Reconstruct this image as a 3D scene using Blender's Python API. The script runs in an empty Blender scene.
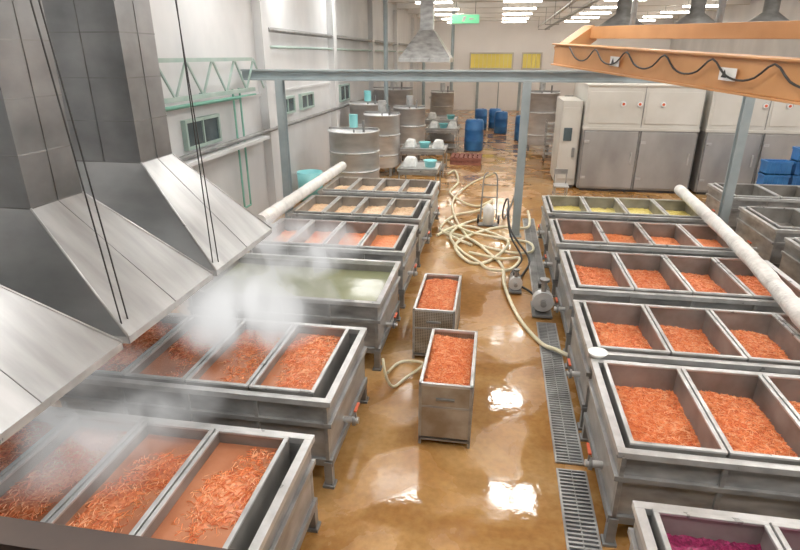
import bpy, math, random
from mathutils import Vector, Matrix, noise
random.seed(7)
C=bpy.context
# ------------------------------------------------------------------ materials
def newmat(name):
    m=bpy.data.materials.new(name); m.use_nodes=True
    nt=m.node_tree; b=nt.nodes['Principled BSDF']; return m,nt,b
def N(nt,t,**k):
    n=nt.nodes.new(t)
    for a,v in k.items():
        if a in n.inputs: n.inputs[a].default_value=v
        else: setattr(n,a,v)
    return n
def ramp(nt,fac,stops):
    r=nt.nodes.new('ShaderNodeValToRGB'); e=r.color_ramp.elements
    while len(e)>1: e.remove(e[-1])
    e[0].position=stops[0][0]; e[0].color=(*stops[0][1],1)
    for p,c in stops[1:]:
        x=e.new(p); x.color=(*c,1)
    nt.links.new(fac,r.inputs['Fac']); return r
def coords(nt,scale=(1,1,1)):
    t=nt.nodes.new('ShaderNodeTexCoord'); m=nt.nodes.new('ShaderNodeMapping'); m.inputs['Scale'].default_value=scale
    nt.links.new(t.outputs['Object'],m.inputs['Vector']); return m.outputs['Vector']
def noisemat(name,c1,c2,scale=3,rough=.5,metal=0,bump=0,stretch=(1,1,1),rvar=.1,spec=.5,detail=6,bscale=None):
    m,nt,b=newmat(name); v=coords(nt,stretch)
    n=N(nt,'ShaderNodeTexNoise',Scale=scale,Detail=detail); nt.links.new(v,n.inputs['Vector'])
    r=ramp(nt,n.outputs['Fac'],[(.3,c1),(.7,c2)]); nt.links.new(r.outputs['Color'],b.inputs['Base Color'])
    b.inputs['Metallic'].default_value=metal; b.inputs['Specular IOR Level'].default_value=spec
    mr=N(nt,'ShaderNodeMapRange'); mr.inputs['To Min'].default_value=max(.02,rough-rvar); mr.inputs['To Max'].default_value=rough+rvar
    nt.links.new(n.outputs['Fac'],mr.inputs['Value']); nt.links.new(mr.outputs['Result'],b.inputs['Roughness'])
    if bump:
        n2=N(nt,'ShaderNodeTexNoise',Scale=bscale or scale*4,Detail=4); nt.links.new(v,n2.inputs['Vector'])
        bp=N(nt,'ShaderNodeBump',Strength=bump); bp.inputs['Distance'].default_value=.02
        nt.links.new(n2.outputs['Fac'],bp.inputs['Height']); nt.links.new(bp.outputs['Normal'],b.inputs['Normal'])
    return m
def emis(name,col,s):
    m,nt,b=newmat(name); b.inputs['Base Color'].default_value=(*col,1)
    b.inputs['Emission Color'].default_value=(*col,1); b.inputs['Emission Strength'].default_value=s; return m

STEEL=noisemat('stainless_steel',(.25,.25,.245),(.50,.505,.50),3.2,.34,.5,.05,(1,1,2.5),.12)
STEELD=noisemat('dull_steel',(.17,.17,.17),(.32,.325,.32),2.6,.42,.4,.05,(1,1,2),.1)
STEELB=noisemat('bright_rim_steel',(.42,.425,.42),(.66,.665,.66),5,.3,.4,0,(1,1,1),.08)
HOOD=noisemat('brushed_hood_steel',(.29,.295,.295),(.45,.455,.455),1.1,.34,.8,.03,(1,5,1),.08)
DUCT=noisemat('duct_steel',(.21,.215,.22),(.39,.395,.40),1.5,.34,.75,.05,(1,1,1.4),.1)
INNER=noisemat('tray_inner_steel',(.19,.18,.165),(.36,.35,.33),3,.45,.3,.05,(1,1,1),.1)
VATST=noisemat('vat_polished_steel',(.54,.55,.56),(.74,.75,.76),2,.35,.3,.03,(1,1,3),.08)
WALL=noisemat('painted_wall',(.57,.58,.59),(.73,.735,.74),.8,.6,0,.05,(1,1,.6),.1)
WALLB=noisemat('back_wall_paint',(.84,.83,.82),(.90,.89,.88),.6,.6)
CEIL=noisemat('ceiling_panels',(.80,.78,.75),(.88,.86,.83),.5,.7)
BEAM=noisemat('painted_beam',(.27,.33,.35),(.39,.45,.47),2,.5,.1)
GREEN=noisemat('green_paint',(.16,.42,.33),(.24,.52,.42),3,.5)
GREENL=noisemat('pale_green_paint',(.30,.42,.38),(.42,.52,.48),3,.5)
ORANGE=noisemat('crane_orange_paint',(.52,.25,.09),(.68,.35,.15),1.5,.45)
BLACK=noisemat('black_rubber',(.015,.015,.015),(.04,.04,.04),4,.5)
DARK=noisemat('dark_void',(.03,.03,.035),(.07,.07,.075),2,.5)
BEIGE=noisemat('beige_enamel',(.52,.50,.45),(.64,.62,.57),1,.45)
DOORST=noisemat('door_steel',(.32,.315,.31),(.48,.475,.465),1.4,.38,.4,.04,(1,1,.5))
HOSE=noisemat('cream_hose',(.70,.64,.42),(.86,.81,.62),6,.45)
WRAP=noisemat('white_wrap_cloth',(.68,.67,.64),(.88,.87,.84),5,.8,0,.9,(1,1,1),.05,.3,6,14)
BLUE=noisemat('blue_plastic',(.02,.12,.36),(.05,.22,.52),2,.4)
CYAN=noisemat('cyan_plastic',(.20,.60,.62),(.32,.72,.74),3,.4)
WHITE=noisemat('white_plastic',(.75,.75,.73),(.88,.88,.86),3,.5)
REDBR=noisemat('pallet_redbrown',(.22,.07,.05),(.34,.13,.09),6,.7)
BROWN=noisemat('dark_brown_rail',(.035,.018,.012),(.07,.04,.025),6,.5)
YELLOW=noisemat('yellow_strip_curtain',(.90,.74,.14),(.96,.84,.24),1,.4)
LAMP=emis('skylight_glow',(1,.98,.94),22)
LAMPW=emis('warm_light_glow',(1,.92,.81),26)
SIGN=emis('exit_sign_green',(.2,.75,.4),.5)
GLASS=noisemat('dark_glass',(.04,.06,.07),(.10,.13,.14),2,.15)
REDK=noisemat('red_knob',(.6,.08,.03),(.7,.14,.05),3,.4)
SACK=noisemat('sack_white',(.6,.62,.6),(.85,.86,.84),8,.8,0,.5)
SH1=noisemat('shred_light',(.95,.44,.21),(.98,.56,.32),9,.4)
SH2=noisemat('shred_mid',(.86,.26,.085),(.93,.34,.13),9,.4)
SH3=noisemat('shred_dark',(.68,.14,.035),(.78,.19,.06),9,.4)

def perf():
    m,nt,b=newmat('perforated_sheet'); v=coords(nt)
    vo=N(nt,'ShaderNodeTexVoronoi',Scale=42,Randomness=.0); nt.links.new(v,vo.inputs['Vector'])
    n=N(nt,'ShaderNodeTexNoise',Scale=4,Detail=5); nt.links.new(v,n.inputs['Vector'])
    r=ramp(nt,vo.outputs['Distance'],[(.28,(.10,.075,.05)),(.36,(.46,.42,.36))])
    r2=ramp(nt,n.outputs['Fac'],[(.35,(.6,.52,.42)),(.7,(1,1,1))])
    mx=N(nt,'ShaderNodeMix',data_type='RGBA',blend_type='MULTIPLY'); mx.inputs[0].default_value=1
    nt.links.new(r.outputs['Color'],mx.inputs[6]); nt.links.new(r2.outputs['Color'],mx.inputs[7])
    nt.links.new(mx.outputs[2],b.inputs['Base Color']); b.inputs['Metallic'].default_value=.3; b.inputs['Roughness'].default_value=.4
    return m
PERF=perf()
def floormat():
    m,nt,b=newmat('wet_stained_floor'); v=coords(nt)
    n=N(nt,'ShaderNodeTexNoise',Scale=.6,Detail=9,Roughness=.65,Distortion=.5); nt.links.new(v,n.inputs['Vector'])
    r=ramp(nt,n.outputs['Fac'],[(.30,(.28,.125,.03)),(.44,(.39,.19,.055)),(.56,(.50,.28,.10)),(.74,(.60,.41,.21))])
    n3=N(nt,'ShaderNodeTexNoise',Scale=14,Detail=6); nt.links.new(v,n3.inputs['Vector'])
    r3=ramp(nt,n3.outputs['Fac'],[(.35,(.84,.82,.78)),(.6,(1,1,1))])
    mx=N(nt,'ShaderNodeMix',data_type='RGBA',blend_type='MULTIPLY'); mx.inputs[0].default_value=1
    nt.links.new(r.outputs['Color'],mx.inputs[6]); nt.links.new(r3.outputs['Color'],mx.inputs[7])
    n2=N(nt,'ShaderNodeTexNoise',Scale=.9,Detail=7,Distortion=.7); nt.links.new(v,n2.inputs['Vector'])
    rr=N(nt,'ShaderNodeMapRange'); rr.inputs['From Min'].default_value=.48; rr.inputs['From Max'].default_value=.55
    rr.inputs['To Min'].default_value=.04; rr.inputs['To Max'].default_value=.30
    nt.links.new(n2.outputs['Fac'],rr.inputs['Value']); nt.links.new(rr.outputs['Result'],b.inputs['Roughness'])
    wc=N(nt,'ShaderNodeMapRange'); wc.inputs['From Min'].default_value=.45; wc.inputs['From Max'].default_value=.57
    wc.inputs['To Min'].default_value=.88; wc.inputs['To Max'].default_value=1.06; nt.links.new(n2.outputs['Fac'],wc.inputs['Value'])
    mm=N(nt,'ShaderNodeVectorMath',operation='SCALE'); nt.links.new(mx.outputs[2],mm.inputs[0]); nt.links.new(wc.outputs['Result'],mm.inputs['Scale'])
    nt.links.new(mm.outputs['Vector'],b.inputs['Base Color'])
    nb=N(nt,'ShaderNodeTexNoise',Scale=6,Detail=3); nt.links.new(v,nb.inputs['Vector'])
    bp=N(nt,'ShaderNodeBump',Strength=.09); bp.inputs['Distance'].default_value=.02
    nt.links.new(nb.outputs['Fac'],bp.inputs['Height']); nt.links.new(bp.outputs['Normal'],b.inputs['Normal'])
    b.inputs['Coat Weight'].default_value=.18; b.inputs['Coat Roughness'].default_value=.06
    nt.links.new(bp.outputs['Normal'],b.inputs['Coat Normal'])
    return m
FLOOR=floormat()
def shreds(name,ca,cb,cc,scale=58,rough=.45,bump=.5):
    m,nt,b=newmat(name); v=coords(nt)
    vo=N(nt,'ShaderNodeTexVoronoi',Scale=scale); nt.links.new(v,vo.inputs['Vector'])
    n=N(nt,'ShaderNodeTexNoise',Scale=2.2,Detail=6); nt.links.new(v,n.inputs['Vector'])
    sep=N(nt,'ShaderNodeSeparateColor'); nt.links.new(vo.outputs['Color'],sep.inputs[0])
    ad=N(nt,'ShaderNodeMath',operation='MULTIPLY_ADD'); nt.links.new(sep.outputs[0],ad.inputs[0]); ad.inputs[1].default_value=.5
    nt.links.new(n.outputs['Fac'],ad.inputs[2])
    sb=N(nt,'ShaderNodeMath',operation='SUBTRACT'); nt.links.new(ad.outputs[0],sb.inputs[0]); sb.inputs[1].default_value=.25
    r=ramp(nt,sb.outputs[0],[(.2,ca),(.5,cb),(.85,cc)]); nt.links.new(r.outputs['Color'],b.inputs['Base Color'])
    b.inputs['Roughness'].default_value=rough
    bp=N(nt,'ShaderNodeBump',Strength=bump); bp.inputs['Distance'].default_value=.008
    nt.links.new(vo.outputs['Distance'],bp.inputs['Height']); nt.links.new(bp.outputs['Normal'],b.inputs['Normal'])
    return m
CARROT=shreds('carrot_shreds',(.68,.145,.04),(.87,.26,.085),(.97,.43,.20))
CARROTW=shreds('carrot_in_brine',(.58,.16,.07),(.78,.27,.12),(.90,.45,.25),40,.25,.3)
LIQ=noisemat('reddish_brine',(.40,.14,.065),(.56,.235,.125),2.5,.12,0,.15,(1,1,1),.05,.5,6,10)
PALE=shreds('pale_shreds',(.60,.36,.18),(.80,.54,.32),(.90,.68,.48))
LEMON=shreds('yellow_green_shreds',(.48,.38,.06),(.70,.58,.14),(.80,.70,.28))
PURPLE=shreds('purple_shreds',(.12,.005,.035),(.27,.012,.08),(.42,.04,.15))
WATER=noisemat('murky_green_water',(.22,.235,.125),(.30,.315,.18),1.2,.14,0,.2,(1,1,1),.05,.5,6,7)

# ------------------------------------------------------------------ mesh builder
class B:
    def __init__(s): s.v=[];s.f=[];s.m=[];s.s=[];s.mats=[]
    def mi(s,m):
        if m not in s.mats: s.mats.append(m)
        return s.mats.index(m)
    def add(s,vs,fs,m,smooth=False):
        o=len(s.v); s.v+= [tuple(x) for x in vs]; i=s.mi(m)
        for f in fs: s.f.append([o+a for a in f]); s.m.append(i); s.s.append(smooth)
    def box(s,x0,x1,y0,y1,z0,z1,m):
        s.add([(x0,y0,z0),(x1,y0,z0),(x1,y1,z0),(x0,y1,z0),(x0,y0,z1),(x1,y0,z1),(x1,y1,z1),(x0,y1,z1)],
              [(0,3,2,1),(4,5,6,7),(0,1,5,4),(1,2,6,5),(2,3,7,6),(3,0,4,7)],m)
    def hexa(s,bot,top,m):
        s.add(list(bot)+list(top),[(0,3,2,1),(4,5,6,7),(0,1,5,4),(1,2,6,5),(2,3,7,6),(3,0,4,7)],m)
    def beam(s,p0,p1,w,h,m):
        p0=Vector(p0);p1=Vector(p1);d=(p1-p0).normalized();up=Vector((0,0,1)) if abs(d.z)<.95 else Vector((0,1,0))
        r=d.cross(up).normalized()*w/2; u=r.cross(d).normalized()*h/2
        a=[p0-r-u,p0+r-u,p0+r+u,p0-r+u]; b=[p1-r-u,p1+r-u,p1+r+u,p1-r+u]; s.hexa(a,b,m)
    def cyl(s,p0,p1,r,m,seg=16,r2=None):
        p0=Vector(p0);p1=Vector(p1); r2=r if r2 is None else r2; d=(p1-p0).normalized()
        a=d.orthogonal().normalized(); b=d.cross(a); vs=[]
        for p,q in((p0,r),(p1,r2)):
            for i in range(seg):
                t=2*math.pi*i/seg; vs.append(p+(a*math.cos(t)+b*math.sin(t))*q)
        s.add(vs,[(i,(i+1)%seg,seg+(i+1)%seg,seg+i) for i in range(seg)],m,True)
        s.add(vs[:seg],[tuple(reversed(range(seg)))],m); s.add(vs[seg:],[tuple(range(seg))],m)
    def lathe(s,c,prof,m,seg=28):
        vs=[];n=len(prof)
        for r,z in prof:
            for i in range(seg):
                t=2*math.pi*i/seg; vs.append((c[0]+r*math.cos(t),c[1]+r*math.sin(t),c[2]+z))
        s.add(vs,[(j*seg+i,j*seg+(i+1)%seg,(j+1)*seg+(i+1)%seg,(j+1)*seg+i) for j in range(n-1) for i in range(seg)],m,True)
    def tube(s,pts,r,m,seg=8,sub=6,jit=0):
        P=[Vector(p) for p in pts]; q=[]
        for i in range(len(P)-1):
            a=P[max(i-1,0)];b=P[i];c=P[i+1];d=P[min(i+2,len(P)-1)]
            for k in range(sub):
                t=k/sub; q.append(.5*((2*b)+(c-a)*t+(2*a-5*b+4*c-d)*t*t+(3*b-a-3*c+d)*t**3))
        q.append(P[-1]); vs=[]; up=Vector((0,0,1))
        for i,p in enumerate(q):
            d=(q[min(i+1,len(q)-1)]-q[max(i-1,0)]).normalized()
            a=d.cross(up); a=a.normalized() if a.length>.05 else Vector((1,0,0)); b=a.cross(d).normalized()
            rr=r*(1+jit*(random.random()-.5))
            for k in range(seg):
                t=2*math.pi*k/seg; vs.append(p+(a*math.cos(t)+b*math.sin(t))*rr)
        s.add(vs,[(i*seg+k,i*seg+(k+1)%seg,(i+1)*seg+(k+1)%seg,(i+1)*seg+k) for i in range(len(q)-1) for k in range(seg)],m,True)
        s.add(vs[:seg],[tuple(range(seg))],m); s.add(vs[-seg:],[tuple(range(seg))],m)
    def ring(s,x0,x1,y0,y1,z0,z1,w,m):
        s.box(x0,x1,y0,y0+w,z0,z1,m); s.box(x0,x1,y1-w,y1,z0,z1,m)
        s.box(x0,x0+w,y0+w,y1-w,z0,z1,m); s.box(x1-w,x1,y0+w,y1-w,z0,z1,m)
    def heap(s,x0,x1,y0,y1,z,amp,res,m,seed=0,jit=.012,mound=.0,strands=0,smats=None,tk=.0035):
        def H(x,y):
            h=noise.noise(Vector((x*2.2+seed,y*2.2,seed)))*amp+noise.noise(Vector((x*8+seed,y*8,seed)))*amp*.35
            e=math.sin(math.pi*min(1,max(0,(x-x0)/(x1-x0))))*math.sin(math.pi*min(1,max(0,(y-y0)/(y1-y0))))
            return z+h+mound*(e**.6 if e>0 else 0)
        nx=max(4,int((x1-x0)/res)); ny=max(4,int((y1-y0)/res)); vs=[]
        for j in range(ny+1):
            for i in range(nx+1):
                x=x0+(x1-x0)*i/nx; y=y0+(y1-y0)*j/ny
                vs.append((x,y,H(x,y)+(random.random()-.5)*jit*2))
        s.add(vs,[(j*(nx+1)+i,j*(nx+1)+i+1,(j+1)*(nx+1)+i+1,(j+1)*(nx+1)+i) for j in range(ny) for i in range(nx)],m,True)
        for k in range(int(strands*(x1-x0)*(y1-y0))):
            L=random.uniform(.018,.034); cx=random.uniform(x0+.03,x1-.03); cy=random.uniform(y0+.03,y1-.03)
            a=random.uniform(0,math.pi); t=random.uniform(-.45,.45); hz=H(cx,cy)+random.uniform(.002,.014)
            dx,dy,dz=math.cos(a)*L,math.sin(a)*L,math.sin(t)*L*.5; px,py=-math.sin(a)*tk,math.cos(a)*tk
            bend=random.uniform(-.008,.008); vv=[]
            for q in(-1,0,1):
                ox=px/tk*bend*(q==0); oy=py/tk*bend*(q==0)
                X=cx+dx*q+ox; Y=cy+dy*q+oy; Z=hz+dz*q+(.004 if q==0 else 0)
                vv+=[(X-px,Y-py,Z),(X,Y,Z+tk*1.5),(X+px,Y+py,Z)]
            s.add(vv,[(0,3,4,1),(1,4,5,2),(3,6,7,4),(4,7,8,5)],random.choice(smats))
    def build(s,name,bevel=0,parent=None):
        me=bpy.data.meshes.new(name); me.from_pydata([tuple(v) for v in s.v],[],s.f)
        for m in s.mats: me.materials.append(m)
        me.polygons.foreach_set('material_index',s.m); me.polygons.foreach_set('use_smooth',s.s); me.update()
        o=bpy.data.objects.new(name,me); C.collection.objects.link(o)
        if bevel:
            md=o.modifiers.new('bevel','BEVEL'); md.width=bevel; md.segments=2; md.limit_method='ANGLE'; md.angle_limit=math.radians(40)
        if parent: o.parent=parent
        return o

# ------------------------------------------------------------------ room shell
XL,XR,Y0,Y1,ZC=-5.95,12.0,-3.0,46.0,6.6
b=B(); b.box(XL-.2,XR+.2,Y0-.2,Y1+.2,-.2,0,FLOOR); b.build('floor')
b=B(); b.box(XL-.2,XR+.2,Y0-.2,Y1+.2,ZC,ZC+.2,CEIL); b.build('ceiling')
for y in (25,29,33,37,41,45):
    b=B(); b.box(XL+.25,XR-.01,y-.08,y+.08,ZC-.25,ZC-.001,CEIL); b.box(XL+.25,XR-.01,y-.12,y+.12,ZC-.27,ZC-.25,BEIGE); b.build('roof_beam')
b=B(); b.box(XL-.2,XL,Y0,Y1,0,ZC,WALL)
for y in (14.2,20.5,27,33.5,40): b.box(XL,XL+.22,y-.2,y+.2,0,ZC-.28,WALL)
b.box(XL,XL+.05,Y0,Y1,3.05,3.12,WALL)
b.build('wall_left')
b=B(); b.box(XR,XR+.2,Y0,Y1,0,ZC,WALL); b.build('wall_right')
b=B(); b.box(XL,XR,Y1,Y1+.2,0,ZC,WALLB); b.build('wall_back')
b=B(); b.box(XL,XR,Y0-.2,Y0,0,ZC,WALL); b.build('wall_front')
k=0
for (ya,yb,za,zb) in ((10.2,11.5,2.33,2.78),(15.3,16.3,2.5,2.85),(17.0,18.1,2.5,2.85),(21.5,22.8,2.4,2.9)):
    k+=1; b=B(); b.box(XL,XL+.06,ya,yb,za,zb,GLASS)
    b.box(XL,XL+.1,ya-.06,yb+.06,za-.06,za,GREENL); b.box(XL,XL+.1,ya-.06,yb+.06,zb,zb+.06,GREENL)
    b.box(XL,XL+.1,ya-.06,ya,za,zb,GREENL); b.box(XL,XL+.1,yb,yb+.06,za,zb,GREENL); b.box(XL,XL+.09,(ya+yb)/2-.02,(ya+yb)/2+.02,za,zb,GREENL)
    b.build('window_%d'%k)
for (xa,xb,za,zb) in ((-2.2,.9,3.1,4.1),(1.7,3.0,3.1,4.1)):
    k+=1; b=B()
    n=int((xb-xa)/.3)
    for i in range(n):
        x=xa+(xb-xa)*i/n; b.box(x,x+.295,Y1-.08,Y1-.05,za,zb,YELLOW)
    b.box(xa-.1,xa,Y1-.14,Y1,za-.1,zb+.1,BEIGE); b.box(xb,xb+.1,Y1-.14,Y1,za-.1,zb+.1,BEIGE)
    b.box(xa,xb,Y1-.14,Y1,za-.1,za,BEIGE); b.box(xa,xb,Y1-.14,Y1,zb,zb+.1,BEIGE); b.build('window_%d'%k)
b=B(); e=Y1-.01; b.box(-1.5,1.5,e-.1,e,0.01,2.6,WALLB); b.box(-1.7,-1.5,e-.16,e,0.01,2.8,BEAM); b.box(1.5,1.7,e-.16,e,0.01,2.8,BEAM); b.box(-1.7,1.7,e-.16,e,2.6,2.8,BEAM)
b.box(-.04,.04,e-.13,e,0.01,2.6,BEAM); b.build('door_1')
for y in (1.5,5.5,11.2,15.5,20):
    for x in (-4.6,-1.9,.95,3.9,7,10):
        b=B(); b.box(x-.62,x+.62,y-.5,y+.5,ZC-.36,ZC-.30,STEELD)
        for i in range(2):
            xa=x-.58+i*.6; b.box(xa,xa+.56,y-.45,y+.45,ZC-.37,ZC-.355,LAMP)
        for a in (-.5,.5): b.cyl((x+a,y,ZC-.3),(x+a,y,ZC-.001),.012,STEELD,6)
        b.build('ceiling_light_panel')
for y in (27,31,35,39,43):
    for x in (-3.0,.8,5.0,9.2):
        z=ZC-.45; b=B(); b.box(x-.8,x+.8,y-.05,y+.05,z,z+.04,BEIGE)
        for s in(-.07,.07): b.cyl((x-.8,y+s,z),(x+.8,y+s,z),.035,LAMPW,10)
        for a in (-.6,.6): b.cyl((x+a,y,z+.04),(x+a,y,ZC-.001),.01,STEELD,6)
        b.build('fluorescent_tube_light')

# ------------------------------------------------------------------ tanks
OR=[SH1,SH2,SH2,SH3]
def tank(x0,x1,y0,y1,h,n,fill,depth,side=1,near=True,mound=.05,water=False,gap=.14,zb=.3,ledge=True,jit=.012,st=0,liq=None):
    b=B(); t=.025
    b.box(x0,x1,y0,y1,zb,zb+.03,STEELD)
    b.box(x0,x1,y0,y0+t,zb,h-.06,STEEL); b.box(x0,x1,y1-t,y1,zb,h-.06,STEEL)
    b.box(x0,x0+t,y0+t,y1-t,zb,h-.06,STEEL); b.box(x1-t,x1,y0+t,y1-t,zb,h-.06,STEEL)
    b.ring(x0-.04,x1+.04,y0-.04,y1+.04,h-.06,h,.07,STEELB)
    if ledge:
        b.ring(x0-.035,x1+.035,y0-.035,y1+.035,h-.30,h-.25,.035,STEEL)
    b.ring(x0-.03,x1+.03,y0-.03,y1+.03,zb-.05,zb+.03,.06,STEELD)
    nl=4
    for i in range(nl+1):
        x=x0+(x1-x0)*i/nl
        for yy in (y0,y1):
            xx=min(max(x,x0+.02),x1-.02)
            if i in(0,2,nl): b.box(xx-.04,xx+.04,yy-.04,yy+.04,.03,zb,STEELD); b.box(xx-.06,xx+.06,yy-.06,yy+.06,0,.03,STEELD)
            b.box(xx-.02,xx+.02,yy-.03 if yy==y0 else yy,yy if yy==y0 else yy+.03,zb,h-.06,STEEL)
    xs=x1 if side>0 else x0; sg=side; ym=y0+.35*(y1-y0)
    b.cyl((xs,ym,zb+.12),(xs+sg*.16,ym,zb+.12),.035,STEELB,12); b.cyl((xs+sg*.10,ym,zb+.12),(xs+sg*.13,ym,zb+.12),.06,STEELD,12)
    b.cyl((xs+sg*.13,ym,zb+.12),(xs+sg*.13,ym,zb+.24),.012,STEELD,8); b.box(xs+sg*.13-.015,xs+sg*.13+.015,ym-.02,ym+.14,zb+.23,zb+.25,REDK)
    c=B()
    if water:
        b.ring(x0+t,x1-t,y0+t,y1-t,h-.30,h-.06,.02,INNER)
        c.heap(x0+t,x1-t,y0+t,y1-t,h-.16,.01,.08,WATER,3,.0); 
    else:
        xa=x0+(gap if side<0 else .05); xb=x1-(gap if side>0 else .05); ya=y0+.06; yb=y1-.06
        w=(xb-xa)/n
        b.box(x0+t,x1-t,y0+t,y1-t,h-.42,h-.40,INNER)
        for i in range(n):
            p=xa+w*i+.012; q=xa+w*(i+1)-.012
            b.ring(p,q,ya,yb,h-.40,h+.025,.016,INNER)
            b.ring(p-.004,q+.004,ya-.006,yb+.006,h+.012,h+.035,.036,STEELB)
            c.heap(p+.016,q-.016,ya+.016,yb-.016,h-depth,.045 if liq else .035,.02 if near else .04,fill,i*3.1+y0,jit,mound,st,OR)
            if liq: c.heap(p+.016,q-.016,ya+.016,yb-.016,h-depth+mound*.72,.004,.08,liq,2,0)
    o=b.build('steel_brine_tank',.004 if near else 0)
    c.build('tank_contents',0,o)
    return o
tank(-4.25,-1.40,2.18,3.70,1.0,4,CARROTW,.13,1,True,.05,jit=.006,st=1100,liq=LIQ)
tank(-4.25,-1.40,4.25,5.73,1.0,4,CARROTW,.12,1,True,.05,jit=.006,st=1100,liq=LIQ)
tank(-4.05,-1.38,6.50,8.05,1.0,1,WATER,.2,1,True,0,True)
tank(-4.05,-1.38,8.55,10.10,1.0,4,CARROT,.2,1,False,.03)
tank(-4.05,-1.38,10.55,12.10,1.0,4,PALE,.17,1,False,.03)
tank(-4.05,-1.38,12.60,14.15,1.0,4,PALE,.17,1,False,.03)
tank(1.18,4.35,1.95,3.36,1.0,4,PURPLE,.17,-1,True,.02,gap=.06)
tank(1.18,4.35,3.97,5.42,1.0,4,CARROT,.24,-1,True,.05,gap=.06,st=2600)
tank(1.18,4.35,5.62,6.98,1.0,4,CARROT,.25,-1,True,.05,gap=.06,st=2000)
tank(1.20,4.30,7.40,9.05,1.0,4,CARROT,.25,-1,False,.05,gap=.06,st=1200)
tank(1.18,4.30,9.45,10.95,1.0,4,CARROT,.25,-1,False,.04,gap=.06)
tank(1.18,4.30,11.45,12.95,1.0,4,LEMON,.2,-1,False,.03,gap=.06)
tank(5.25,8.2,10.95,12.6,1.0,3,INNER,.3,-1,False,.0,gap=.06)
tank(5.20,8.2,8.45,10.4,1.0,3,INNER,.3,-1,False,.0,gap=.06)
tank(5.40,8.4,13.5,15.0,1.0,3,INNER,.3,-1,False,.0,gap=.06)

# ------------------------------------------------------------------ aisle tubs
def cart(x0,x1,y0,y1,h,st=3200):
    b=B(); w=.03
    for x in(x0,x1-w):
        for y in(y0,y1-w): b.box(x,x+w,y,y+w,.0,h,STEEL)
    b.ring(x0,x1,y0,y1,h-.035,h,.035,STEELB); b.ring(x0,x1,y0,y1,.06,.10,.03,STEEL); b.ring(x0+.002,x1-.002,y0+.002,y1-.002,h-.3,h-.275,.02,STEEL)
    g=.008
    b.box(x0+w,x1-w,y0+g,y0+g+.006,.1,h-.035,PERF); b.box(x0+w,x1-w,y1-g-.006,y1-g,.1,h-.035,PERF)
    b.box(x0+g,x0+g+.006,y0+w,y1-w,.1,h-.035,PERF); b.box(x1-g-.006,x1-g,y0+w,y1-w,.1,h-.035,PERF)
    b.box(x0,x1,y0,y1,.08,.1,STEELD)
    b.box((x0+x1)/2-.1,(x0+x1)/2+.1,y0-.012,y0+.01,h-.2,h-.17,STEELD)
    o=b.build('perforated_steel_bin',.003); c=B()
    c.heap(x0+.02,x1-.02,y0+.02,y1-.02,h-.11,.05,.016,CARROT,x0*9,.010,.06,st,OR); c.build('bin_contents',0,o)
cart(-.64,-.07,5.03,6.33,.78); cart(-.97,-.39,6.85,8.22,.78)
b=B(); b.lathe((1.22,5.52,1.0),[(0,.005),(.05,.005),(.095,.055),(.105,.055),(.06,0),(0,0)],WHITE,20); b.build('white_bowl')

# ------------------------------------------------------------------ hoods
def hood(x0,x1,y0,y1,z0,dx0,dx1,dy0,dy1,z1):
    b=B()
    def ringq(x0,x1,y0,y1,z): return [(x0,y0,z),(x1,y0,z),(x1,y1,z),(x0,y1,z)]
    lo=ringq(x0,x1,y0,y1,z0); l2=ringq(x0,x1,y0,y1,z0+.06); up=ringq(dx0,dx1,dy0,dy1,z1)
    for i in range(4):
        j=(i+1)%4
        b.add([lo[i],lo[j],l2[j],l2[i]],[(0,1,2,3)],STEELB); b.add([l2[i],l2[j],up[j],up[i]],[(0,1,2,3)],HOOD)
        b.cyl(l2[i],up[i],.010,STEELB,6)
    b.cyl(((x1),(y0+y1)/2,z0+.06),(dx1,(dy0+dy1)/2,z1),.004,STEELD,6)
    for k in range(0,20):
        za=z1+k*.42
        if za>ZC-.02: break
        zb_=min(za+.42,ZC-.001)
        b.box(dx0,dx1,dy0,dy1,za,zb_,DUCT)
        b.ring(dx0-.004,dx1+.004,dy0-.004,dy1+.004,za-.006,za+.006,.02,STEELD)
    b.cyl((dx1+.002,(dy0+dy1)/2,z1),(dx1+.002,(dy0+dy1)/2,ZC-.001),.006,STEELD,6); b.cyl(((dx0+dx1)/2,dy0-.002,z1),((dx0+dx1)/2,dy0-.002,ZC-.001),.006,STEELD,6)
    o=b.build('extraction_hood'); md=o.modifiers.new('s','SOLIDIFY'); md.thickness=.004
    return o
hs=[hood(-5.2,-2.72,1.75,3.38,1.9,-4.5,-3.65,2.25,2.85,2.85),
hood(-5.2,-2.72,3.46,4.84,1.9,-4.5,-3.65,3.82,4.42,2.85),
hood(-5.2,-2.72,4.92,6.42,1.9,-4.5,-3.65,5.35,5.95,2.95)]
for (p,q,h) in (((-3.25,3.62,ZC),(-2.80,3.52,1.97),1),((-3.3,3.75,ZC),(-2.80,3.6,1.97),1),((-2.72,4.8,ZC),(-2.78,4.98,1.97),2),((-2.9,5.0,ZC),(-2.76,5.06,1.97),2)):
    b=B(); b.cyl(p,q,.006,BLACK,6); b.build('suspension_cable',0,hs[h])

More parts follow.
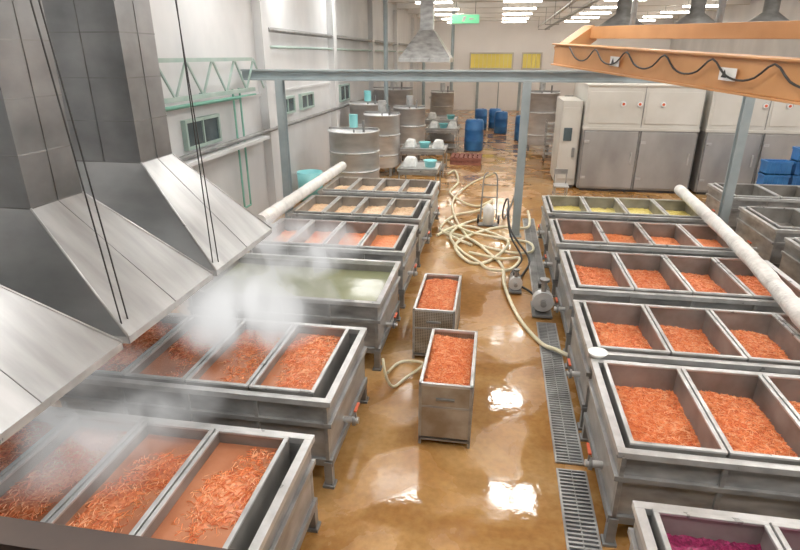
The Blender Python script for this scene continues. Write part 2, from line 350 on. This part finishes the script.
# ------------------------------------------------------------------ structure
b=B(); yb=13.0
b.box(-5.9,5.9,yb-.09,yb+.09,3.66,3.70,BEAM); b.box(-5.9,5.9,yb-.09,yb+.09,3.46,3.50,BEAM); b.box(-5.9,5.9,yb-.015,yb+.015,3.5,3.66,BEAM)
for x in(-5.0,.61,5.09):
    b.box(x-.09,x+.09,yb-.09,yb-.07,.02,3.46,BEAM); b.box(x-.09,x+.09,yb+.07,yb+.09,.02,3.46,BEAM); b.box(x-.012,x+.012,yb-.07,yb+.07,.02,3.46,BEAM)
    b.box(x-.14,x+.14,yb-.14,yb+.14,0,.025,BEAM)
b.build('steel_portal_frame',.004)
b=B(); x=-5.6
b.beam((x,6.5,3.27),(x,12.9,3.27),.07,.08,GREENL); b.beam((x,6.5,3.92),(x,12.9,3.92),.06,.07,GREENL)
y=6.5
while y<12.6:
    b.beam((x,y,3.27),(x,y+.5,3.92),.035,.035,GREENL); b.beam((x,y+.5,3.92),(x,y+1,3.27),.035,.035,GREENL); y+=1.0
for y in (7,9,11,12.8): b.beam((XL,y,3.27),(x,y,3.27),.05,.05,GREENL)
b.beam((x+.02,6.5,3.16),(x+.02,12.9,3.16),.05,.03,GREEN)
b.build('wall_truss')
b=B()
for y in (12.2,12.55): b.cyl((-5.8,y,.6),(-5.8,y,3.3),.025,GREEN,8)
b.cyl((-5.8,9.4,1.5),(-5.8,9.4,3.1),.03,GREEN,8); b.cyl((-5.8,9.4,3.1),(-5.8,12.55,3.1),.03,GREEN,8); b.cyl((-5.8,9.4,1.6),(-5.8,10.4,1.6),.03,GREEN,8); b.cyl((-5.8,12.2,.6),(-5.8,12.55,.6),.025,GREEN,8)
b.build('green_wall_pipe')
b=B(); b.box(XL,XL+.35,8.8,13.6,2.05,2.12,WALL); b.cyl((XL+.2,8.6,2.2),(XL+.2,25,2.2),.05,STEELD,10)
b.cyl((XL+.15,14.5,4.6),(XL+.15,40,4.6),.06,STEELD,10); b.cyl((XL+.15,14.5,4.2),(XL+.15,40,4.2),.035,GREENL,8); b.build('wall_pipe_shelf')
for p in ((-4.6,24,0),(-4.2,33.2,0),(-2.6,32.9,0)):
    b=B(); b.cyl((p[0],p[1],0),(p[0],p[1],ZC-.28),.09,BEAM,12); b.cyl((p[0],p[1],0),(p[0],p[1],.03),.2,BEAM,12); b.build('steel_pipe_column')
b=B()
for (x,z) in((2.6,5.9),(3.1,5.75)): b.cyl((x,14,z),(x,45,z),.07,STEEL,10)
for y in (18,24,30.5,36.5,43): b.box(2.45,3.25,y-.03,y+.03,5.65,5.68,STEELD); b.cyl((2.47,y,5.66),(2.47,y,ZC-.001),.012,STEELD,6); b.cyl((3.23,y,5.66),(3.23,y,ZC-.001),.012,STEELD,6)
b.build('overhead_pipe_run')

# crane
b=B(); g0=Vector((1.15,12.0,4.02)); g1=Vector((3.75,4.6,3.66))
b.beam(g0,g1,.26,.36,ORANGE); b.beam(g0+Vector((0,0,.18)),g1+Vector((0,0,.2)),.38,.025,ORANGE); b.beam(g0-Vector((0,0,.18)),g1-Vector((0,0,.2)),.38,.025,ORANGE)
h0=Vector((1.75,12.6,4.42)); h1=Vector((4.0,8.4,4.30))
b.beam(h0,h1,.24,.22,ORANGE); b.beam(g0,h0,.25,.3,ORANGE)
b.beam((3.3,6.7,3.95),(4.0,8.6,4.3),.22,.24,ORANGE)
b.box(3.15,3.55,6.35,6.85,3.75,5.0,ORANGE); b.cyl((3.35,6.6,5.0),(3.35,6.6,ZC-.01),.06,STEELD,10)
for p in (h0.lerp(h1,.25),h0.lerp(h1,.65),h1): b.cyl((p.x,p.y,p.z),(p.x,p.y,ZC-.01),.05,STEELD,10)
b.cyl(g1,(g1.x,g1.y,ZC-.01),.05,STEELD,10)
pts=[]; n=7
side=Vector((-.19,-.07,0))
for i in range(n*4+1):
    t=i/(n*4); p=g0.lerp(g1,.1+.85*t)+side; p.z+=.15-.2*abs(math.sin(math.pi*n*t))**.8; pts.append(p)
b.tube(pts,.014,BLACK,6,3)
for t in(.3,.62):
    p=g0.lerp(g1,t)+side*.9
    d=(g1-g0).normalized(); u=Vector((0,0,1))
    b.add([p-d*.14-u*.07,p+d*.14-u*.07,p+d*.14+u*.07,p-d*.14+u*.07],[(0,1,2,3)],WHITE)
    b.add([p-d*.10-u*.04+side*.02,p-d*.0-u*.04+side*.02,p-d*.05+u*.05+side*.02],[(0,1,2)],BLACK)
b.build('overhead_crane',.006)

# ------------------------------------------------------------------ ovens
def oven(x0,x1,y0,y1,h):
    b=B(); hm=1.88
    b.box(x0,x1,y0,y1,.08,hm,DOORST); b.box(x0-.02,x1+.02,y0-.03,y1,hm,hm+.08,BEIGE); b.box(x0,x1,y0,y1,hm+.08,h,BEIGE)
    b.box(x0-.03,x1+.03,y0-.04,y1+.03,h,h+.05,BEIGE); b.box(x0+.1,x1-.1,y0+.05,y1,0,.08,DARK)
    n=2; w=(x1-x0)/n
    for i in range(n):
        xa=x0+w*i; b.box(xa+.04,xa+w-.04,y0-.05,y0,.14,hm-.04,DOORST)
        b.box(xa+.02,xa+.05,y0-.06,y0,.1,hm,STEELD); b.box(xa+w-.05,xa+w-.02,y0-.06,y0,.1,hm,STEELD)
        b.box(xa+w-.2,xa+w-.16,y0-.1,y0-.05,.9,1.25,STEELB)
        for zz in(.4,1.5): b.box(xa+.06,xa+.2,y0-.075,y0-.05,zz,zz+.08,STEELB)
        b.box(xa+.08,xa+w-.08,y0-.02,y0,hm+.2,h-.15,BEIGE); b.box(xa+w-.01,xa+w+.01,y0-.025,y0,hm+.1,h,STEELD)
    for fx in(.32,.46,.66): b.cyl((x0+(x1-x0)*fx,y0-.05,h-.5),(x0+(x1-x0)*fx,y0,h-.5),.09,STEELB,14); b.cyl((x0+(x1-x0)*fx,y0-.06,h-.5),(x0+(x1-x0)*fx,y0-.05,h-.5),.07,WHITE,14); b.cyl((x0+(x1-x0)*fx,y0-.07,h-.5),(x0+(x1-x0)*fx,y0-.06,h-.5),.04,REDK,12)
    b.cyl((x0+.6,(y0+y1)/2,h),(x0+.6,(y0+y1)/2,h+.7),.18,STEEL,14)
    b.build('drying_oven',.008)
oven(2.65,5.95,18.2,21.5,3.15); oven(6.15,9.3,18.2,21.5,3.15); oven(9.5,11.9,18.2,21.5,3.15)
b=B(); b.box(2.0,2.6,18.5,20.5,.1,2.7,BEIGE); b.box(2.04,2.56,18.46,18.5,.3,2.5,BEIGE); b.box(2.1,2.35,18.42,18.46,1.5,1.9,GLASS)
b.box(2.4,2.48,18.4,18.46,1.0,1.3,STEELD); b.box(2.05,2.55,18.55,20.4,0,.1,DARK); b.build('control_cabinet',.01)
def chood(x,y,z,r,h,m=STEELD):
    b=B(); b.lathe((x,y,z),[(r,0),(r,.15),(r*.25,h),(r*.25,ZC-z-.01)],m,20); b.build('canopy_hood')
chood(4.3,23.3,4.7,1.0,.7); chood(6.8,23.3,4.7,1.0,.7); chood(9.2,23.3,4.7,1.0,.7)
b=B()
def q(x0,x1,y0,y1,z): return [(x0,y0,z),(x1,y0,z),(x1,y1,z),(x0,y1,z)]
b.hexa(q(-3.9,-1.9,23,24.5,3.9),q(-3.2,-2.6,23.5,24.1,4.9),STEEL); b.box(-3.9,-1.9,23,24.5,3.75,3.9,STEELB); b.box(-3.15,-2.65,23.55,24.05,4.9,ZC-.01,STEEL); b.build('canopy_hood',.01)
b=B(); b.box(-2.6,-1.2,31.9,32,5.55,5.95,SIGN); b.box(-2.64,-1.16,32,32.05,5.5,6.0,WHITE); b.cyl((-2.4,32,6),(-2.4,32,ZC-.001),.02,STEELD,6); b.cyl((-1.4,32,6),(-1.4,32,ZC-.001),.02,STEELD,6)
b.add([(-2.1,31.89,5.62),(-1.95,31.89,5.62),(-1.85,31.89,5.88),(-2.0,31.89,5.88)],[(0,1,2,3)],WHITE); b.add([(-1.7,31.89,5.68),(-1.35,31.89,5.75),(-1.7,31.89,5.82)],[(0,1,2)],WHITE); b.build('exit_sign')

# ------------------------------------------------------------------ vats
def vat(x,y,r,h,lid=False):
    b=B(); b.lathe((x,y,0),[(r*.9,.3),(r,.4),(r,h-.04),(r+.03,h-.04),(r+.03,h),(r-.03,h),(r-.03,h-.12),(0,h-.12)],VATST,32)
    b.lathe((x,y,0),[(0,.2),(r*.9,.3)],STEELD,32)
    for z in(.7,h*.66): b.lathe((x,y,0),[(r,z),(r+.02,z),(r+.02,z+.05),(r,z+.05)],STEELB,32)
    for i in range(4):
        a=math.pi/4+i*math.pi/2; b.cyl((x+r*.8*math.cos(a),y+r*.8*math.sin(a),0),(x+r*.8*math.cos(a),y+r*.8*math.sin(a),.35),.05,STEELD,10)
    b.beam((x-r,y,h+.04),(x+r,y,h+.04),.12,.06,STEEL); b.cyl((x,y,h+.07),(x,y,h+.45),.13,CYAN if lid else STEELB,14); b.cyl((x,y,h-.12),(x,y,h+.07),.03,STEELD,8)
    b.cyl((x+r*.5,y-r*.4,h-.12),(x+r*.5,y-r*.4,h+.3),.04,STEELD,8)
    b.build('mixing_vat')
vat(-4.25,16.9,.76,1.9,True); vat(-3.95,19.8,.62,2.1,False); vat(-4.9,21.8,.7,2.3,True); vat(-3.4,22.6,.62,2.1); vat(-4.7,26.2,.9,2.6); vat(-2.9,31.0,.6,2.2)
vat(1.9,26.3,.75,2.5); vat(3.6,26.6,.7,2.3)
b=B(); b.lathe((-5.35,15.8,0),[(.0,0),(.35,0),(.38,.8),(.36,.8),(.33,.1)],CYAN,20); b.build('cyan_bucket')
b=B(); b.lathe((-3.2,16.0,0),[(0,.02),(.22,.02),(.27,.55),(.29,.55),(.27,.5)],CYAN,20); b.build('cyan_bucket')

def drum(x,y,r=.3,h=.95,m=BLUE,name='blue_drum'):
    b=B(); b.lathe((x,y,0),[(0,0),(r*.92,0),(r,.05),(r,h*.3),(r*1.04,h*.32),(r,h*.35),(r,h*.65),(r*1.04,h*.67),(r,h*.7),(r*.97,h*.93),(r*.85,h),(0,h)],m,20)
    b.cyl((x+.1,y,h),(x+.1,y,h+.03),.05,m,10); b.build(name)
for p in ((-.95,25.8,.42,1.35),(.25,32,.36,1.15),(-.9,34,.36,1.1),(-.1,34.3,.36,1.1),(1.3,29.5,.36,1.2)): drum(*p)
b=B()
for (x,y,z) in ((6.0,16.6,0),(6.65,16.6,0),(7.3,16.6,0),(6.0,16.6,.35),(6.65,16.6,.35),(7.3,16.6,.35),(6.3,16.6,.7),(7.0,16.6,.7),(6.3,16.6,1.05),(7.0,16.6,1.05),(7.0,16.6,1.4)):
    x+=.85
    b.box(x,x+.6,y-.4,y,z,z+.03,BLUE); b.ring(x,x+.6,y-.4,y,z,z+.33,.03,BLUE); b.ring(x-.015,x+.615,y-.415,y+.015,z+.28,z+.34,.03,BLUE)
    for i in range(4): b.box(x+.08+i*.13,x+.1+i*.13,y-.42,y-.4,z,z+.3,BLUE)
b.build('blue_crate_stack')
def table(x0,x1,y0,y1,h,stuff):
    b=B(); b.box(x0,x1,y0,y1,h-.04,h,STEELB); b.ring(x0,x1,y0,y1,h,h+.05,.02,STEEL); b.box(x0+.05,x1-.05,y0+.05,y1-.05,.2,.23,STEELD)
    for x in(x0+.03,x1-.07):
        for y in(y0+.03,y1-.07): b.box(x,x+.04,y,y+.04,0,h-.04,STEEL)
    b.ring(x0+.03,x1-.03,y0+.03,y1-.03,h-.14,h-.04,.02,STEEL)
    t=b.build('steel_worktable')
    for i in range(stuff):
        x=x0+.3+i*(x1-x0-.6)/max(1,stuff-1); y=(y0+y1)/2; c=B()
        if i%2:
            c.lathe((x,y,h+.001),[(0,.0),(.15,.0),(.2,.2),(.22,.2),(.2,.17)],CYAN,18); c.build('plastic_basin',0,t)
        else:
            c.hexa([(x-.22,y-.3,h),(x+.2,y-.3,h),(x+.2,y+.3,h),(x-.2,y+.3,h)],[(x-.16,y-.22,h+.26),(x+.13,y-.25,h+.3),(x+.16,y+.22,h+.26),(x-.13,y+.2,h+.31)],SACK); c.build('white_sack',.06,t)
table(-3.3,-1.7,19.6,21.0,.9,3); table(-2.8,-1.6,16.2,17.6,.85,2); table(-3.4,-1.9,27,29.4,1.1,2); table(-3.0,-1.6,24.7,26.1,1.0,3)
b=B(); b.box(-3.9,-2.9,34,36.5,.25,1.7,VATST); b.ring(-3.95,-2.85,33.95,36.55,1.65,1.75,.1,STEELB)
for x in(-3.85,-2.95):
    for y in (34.05,36.4): b.box(x-.04,x+.04,y-.04,y+.04,0,.25,STEELD)
b.build('washing_machine_tank',.01)
def pallet(x,y,n,m=REDBR):
    b=B()
    for k in range(n):
        z=k*.15
        for i in range(3): b.box(x-.6,x+.6,y-.6+i*.52,y-.46+i*.52,z,z+.1,m)
        for i in range(7): b.box(x-.6+i*.18,x-.48+i*.18,y-.6,y+.58,z+.1,z+.13,m)
    b.build('wooden_pallet')
pallet(-1.1,22.6,2)
def trolley(x,y):
    b=B()
    for a in(-.35,.31):
        for c in(-.25,.21): b.box(x+a,x+a+.04,y+c,y+c+.04,.12,1.6,STEEL); b.cyl((x+a,y+c+.02,.07),(x+a+.04,y+c+.02,.07),.07,BLACK,12)
    for i in range(7): b.box(x-.33,x+.33,y-.24,y+.24,.3+i*.2,.32+i*.2,STEELB)
    b.build('tray_trolley')
trolley(2.3,23.4); trolley(-4.9,29)
b=B(); b.box(1.75,2.15,16.2,16.7,.5,.53,STEELB); 
for x in(1.77,2.1):
    for y in(16.22,16.65): b.cyl((x,y,0),(x,y,.53),.018,STEEL,8)
b.ring(1.75,2.15,16.2,16.7,.2,.22,.02,STEEL); b.cyl((1.77,16.65,.5),(1.77,16.65,.95),.018,STEEL,8); b.cyl((2.1,16.65,.5),(2.1,16.65,.95),.018,STEEL,8); b.box(1.75,2.12,16.63,16.67,.8,.95,STEEL); b.build('steel_chair')
b=B(); X=-.05; Yh=13.9
for s in(-.2,.2):
    b.tube([(X+s,Yh,.12),(X+s*.95,Yh+.12,.6),(X+s*.8,Yh+.28,1.15),(X+s*.3,Yh+.32,1.25)],.018,STEELD,8); b.cyl((X+s*1.15,Yh+.02,.12),(X+s*1.4,Yh+.02,.12),.12,BLACK,16)
for z in(.35,.65,.95): b.cyl((X-.19,Yh+.05+z*.2,z),(X+.19,Yh+.05+z*.2,z),.014,STEELD,8)
b.box(X-.25,X+.25,Yh-.3,Yh,.02,.04,STEELD); b.lathe((X,Yh-.14,.04),[(0,0),(.13,0),(.14,.4),(.06,.5),(.0,.5)],WHITE,14)
b.build('hand_truck')
def pump(x,y,s=1):
    b=B(); b.box(x-.16*s,x+.16*s,y-.3*s,y+.3*s,.025,.06,STEELD)
    b.cyl((x,y-.05*s,.26*s),(x,y+.32*s,.26*s),.13*s,STEELB,20)
    for i in range(8): b.cyl((x,y+(i*.04)*s,.26*s),(x,y+(i*.04+.012)*s,.26*s),.145*s,STEELB,20)
    b.cyl((x,y-.2*s,.26*s),(x,y-.05*s,.26*s),.17*s,VATST,20); b.cyl((x,y-.3*s,.26*s),(x,y-.2*s,.26*s),.05*s,STEEL,12)
    b.cyl((x,y-.12*s,.3*s),(x,y-.12*s,.6*s),.045*s,STEEL,12); b.cyl((x,y-.12*s,.6*s),(x,y-.12*s,.64*s),.08*s,STEELD,12)
    b.box(x-.1*s,x-.06*s,y-.1*s,y+.3*s,.05,.2*s,STEELD); b.box(x+.06*s,x+.1*s,y-.1*s,y+.3*s,.05,.2*s,STEELD)
    b.box(x-.07*s,x+.07*s,y+.08*s,y+.22*s,.38*s,.47*s,DARK)
    b.build('centrifugal_pump',.003)
pump(.93,8.75,1.0); pump(.52,9.6,.7)
b=B(); b.tube([(.94,19.9,.03),(.6,16.2,.03),(.35,14.3,.04),(.30,13.6,.5),(.38,12.9,.9),(.45,12.0,.45),(.85,11.3,.04),(.7,10.4,.04),(.55,9.95,.03)],.022,BLACK,8)
b.build('black_rubber_hose')
b=B(); b.tube([(.42,12.2,.5),(.35,12.0,.9),(.45,11.7,.4),(.7,11.3,.03),(.45,10.2,.03),(.8,9.5,.03),(.93,9.15,.03)],.02,BLACK,8); b.build('black_rubber_hose')

def hose(pts,r=.032,m=HOSE,z=.035):
    b=B(); b.tube([(p[0],p[1],z+(.045*(i%3==1))) if len(p)==2 else p for i,p in enumerate(pts)],r,m,8,6); b.build('cream_hose')
hose([(-1.24,6.08,.42),(-1.18,6.0,.2),(-1.1,6.05),(-.98,6.27),(-.78,6.6),(-1.02,6.72),(-1.15,6.62),(-1.22,6.3)],.02,HOSE)
hose([(-1.6,20.0),(-1.37,20.35),(-1.14,18.64),(-1.29,17.12),(-.83,15.79),(-.36,15.52),(.02,16.29),(-.34,14.87),(-.93,14.46),(-1.21,13.19),(-.85,12.43),(-.37,11.99)],.034)
hose([(-1.22,12.61),(-.84,13.25),(-.37,13.4),(.25,12.75),(.43,12.05),(.05,11.06),(-.36,10.87),(-.73,11.72),(-.45,12.74),(.25,13.54),(.85,13.4),(1.0,14.14),(1.0,15.2)],.034)
hose([(-1.05,12.9),(-.42,12.3),(.03,11.5),(.3,10.7),(.33,9.6),(.55,8.4),(.84,7.58),(1.05,7.3),(1.25,7.2)],.031)
hose([(-.4,11.5),(.25,11.06),(.65,11.3),(.46,10.6),(.05,10.4),(-.2,10.95),(-.6,11.6),(-.9,12.5),(-.7,13.6),(-.2,14.3)],.031)
hose([(-1.1,13.9),(-.5,12.9),(.3,12.6),(.9,12.4),(.9,11.6),(.3,11.7),(-.5,12.6),(-1.1,15.6),(-.7,18.5),(0.1,20.5)],.03)

b=B(); b.tube([(-4.15,9.3,1.17),(-4.12,10.5,1.18),(-4.13,12,1.17),(-4.1,13.5,1.18),(-4.1,14.9,1.17)],.125,WRAP,14,10,.12); b.build('cloth_wrapped_pipe')
b=B(); b.tube([(4.2,13.4,1.16),(4.1,11.5,1.16),(3.98,9.8,1.17),(3.85,8.3,1.17),(3.66,6.6,1.16),(3.6,5.9,1.16)],.11,WRAP,14,10,.12); b.build('cloth_wrapped_pipe')

b=B()
for (ya,yb_) in ((1.8,4.85),(4.95,8.3),(9.3,14.5)):
    b.box(.84,1.12,ya,yb_,.001,.005,DARK); b.ring(.83,1.13,ya,yb_,.001,.022,.02,STEEL); b.box(.975,.985,ya,yb_,.001,.02,STEEL)
    y=ya+.04
    while y<yb_-.03: b.box(.85,1.11,y,y+.022,.006,.02,STEEL); y+=.05
b.build('floor_drain_grate')
b=B(); b.box(-2.5,2.5,-2.9,.5,2.2,2.3,BROWN)
for x in(-2.4,2.4):
    b.box(x-.06,x+.06,-2.5,-2.38,0,2.2,BROWN); b.box(x-.06,x+.06,.3,.42,0,2.2,BROWN)
b.build('viewing_platform')
b=B(); b.box(-2.5,2.5,.66,.72,3.09,3.14,BROWN)
for x in(-2.4,2.4): b.box(x-.03,x+.03,.45,.71,2.3,2.34,BROWN); b.box(x-.03,x+.03,.66,.71,2.3,3.09,BROWN)
b.build('platform_handrail')

# ------------------------------------------------------------------ steam
def steam(x0,x1,y0,y1,z0,z1,d,sc=1.7,lo=.43,e=.44):
    m=bpy.data.materials.new('steam'); m.use_nodes=True; nt=m.node_tree; nt.nodes.clear()
    out=N(nt,'ShaderNodeOutputMaterial'); vs=N(nt,'ShaderNodeVolumePrincipled'); vs.inputs['Color'].default_value=(.97,.97,.98,1); vs.inputs['Anisotropy'].default_value=.1
    tc=nt.nodes.new('ShaderNodeTexCoord'); mpz=N(nt,'ShaderNodeMapping'); mpz.inputs['Scale'].default_value=(1,1,.6); nt.links.new(tc.outputs['Object'],mpz.inputs['Vector'])
    n=N(nt,'ShaderNodeTexNoise',Scale=sc,Detail=5,Distortion=1.0); nt.links.new(mpz.outputs['Vector'],n.inputs['Vector'])
    mr=N(nt,'ShaderNodeMapRange'); mr.inputs['From Min'].default_value=lo; mr.inputs['From Max'].default_value=.68; mr.inputs['To Max'].default_value=d
    nt.links.new(n.outputs['Fac'],mr.inputs['Value'])
    g=N(nt,'ShaderNodeTexGradient',gradient_type='SPHERICAL'); mp=N(nt,'ShaderNodeMapping'); mp.inputs['Location'].default_value=(-1,-1,-1); mp.inputs['Scale'].default_value=(2,2,2)
    nt.links.new(tc.outputs['Generated'],mp.inputs['Vector']); nt.links.new(mp.outputs['Vector'],g.inputs['Vector'])
    mu=N(nt,'ShaderNodeMath',operation='MULTIPLY'); nt.links.new(mr.outputs['Result'],mu.inputs[0]); nt.links.new(g.outputs['Fac'],mu.inputs[1])
    nt.links.new(mu.outputs[0],vs.inputs['Density'])
    me=N(nt,'ShaderNodeMath',operation='MULTIPLY'); nt.links.new(mu.outputs[0],me.inputs[0]); me.inputs[1].default_value=e  # added self-glow, scaled by density, stands in for light scattered within the steam
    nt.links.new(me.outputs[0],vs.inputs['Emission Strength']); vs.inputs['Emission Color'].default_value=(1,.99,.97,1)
    nt.links.new(vs.outputs[0],out.inputs['Volume'])
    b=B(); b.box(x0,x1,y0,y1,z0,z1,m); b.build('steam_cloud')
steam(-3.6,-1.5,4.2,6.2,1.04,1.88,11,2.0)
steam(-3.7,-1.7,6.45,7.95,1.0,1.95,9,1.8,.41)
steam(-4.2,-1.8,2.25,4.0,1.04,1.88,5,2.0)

w=bpy.data.worlds.new('world'); C.scene.world=w; w.use_nodes=True; w.node_tree.nodes['Background'].inputs['Color'].default_value=(.8,.85,.9,1); w.node_tree.nodes['Background'].inputs['Strength'].default_value=.5
cam=bpy.data.cameras.new('camera'); co=bpy.data.objects.new('camera',cam); C.collection.objects.link(co)
co.location=(0,0,4); co.rotation_euler=(math.radians(68.5),0,math.radians(9.5)); cam.lens=25.1; cam.sensor_width=36; cam.clip_start=.05
C.scene.camera=co
C.scene.view_settings.view_transform='Standard'
C.scene.view_settings.gamma=1.06
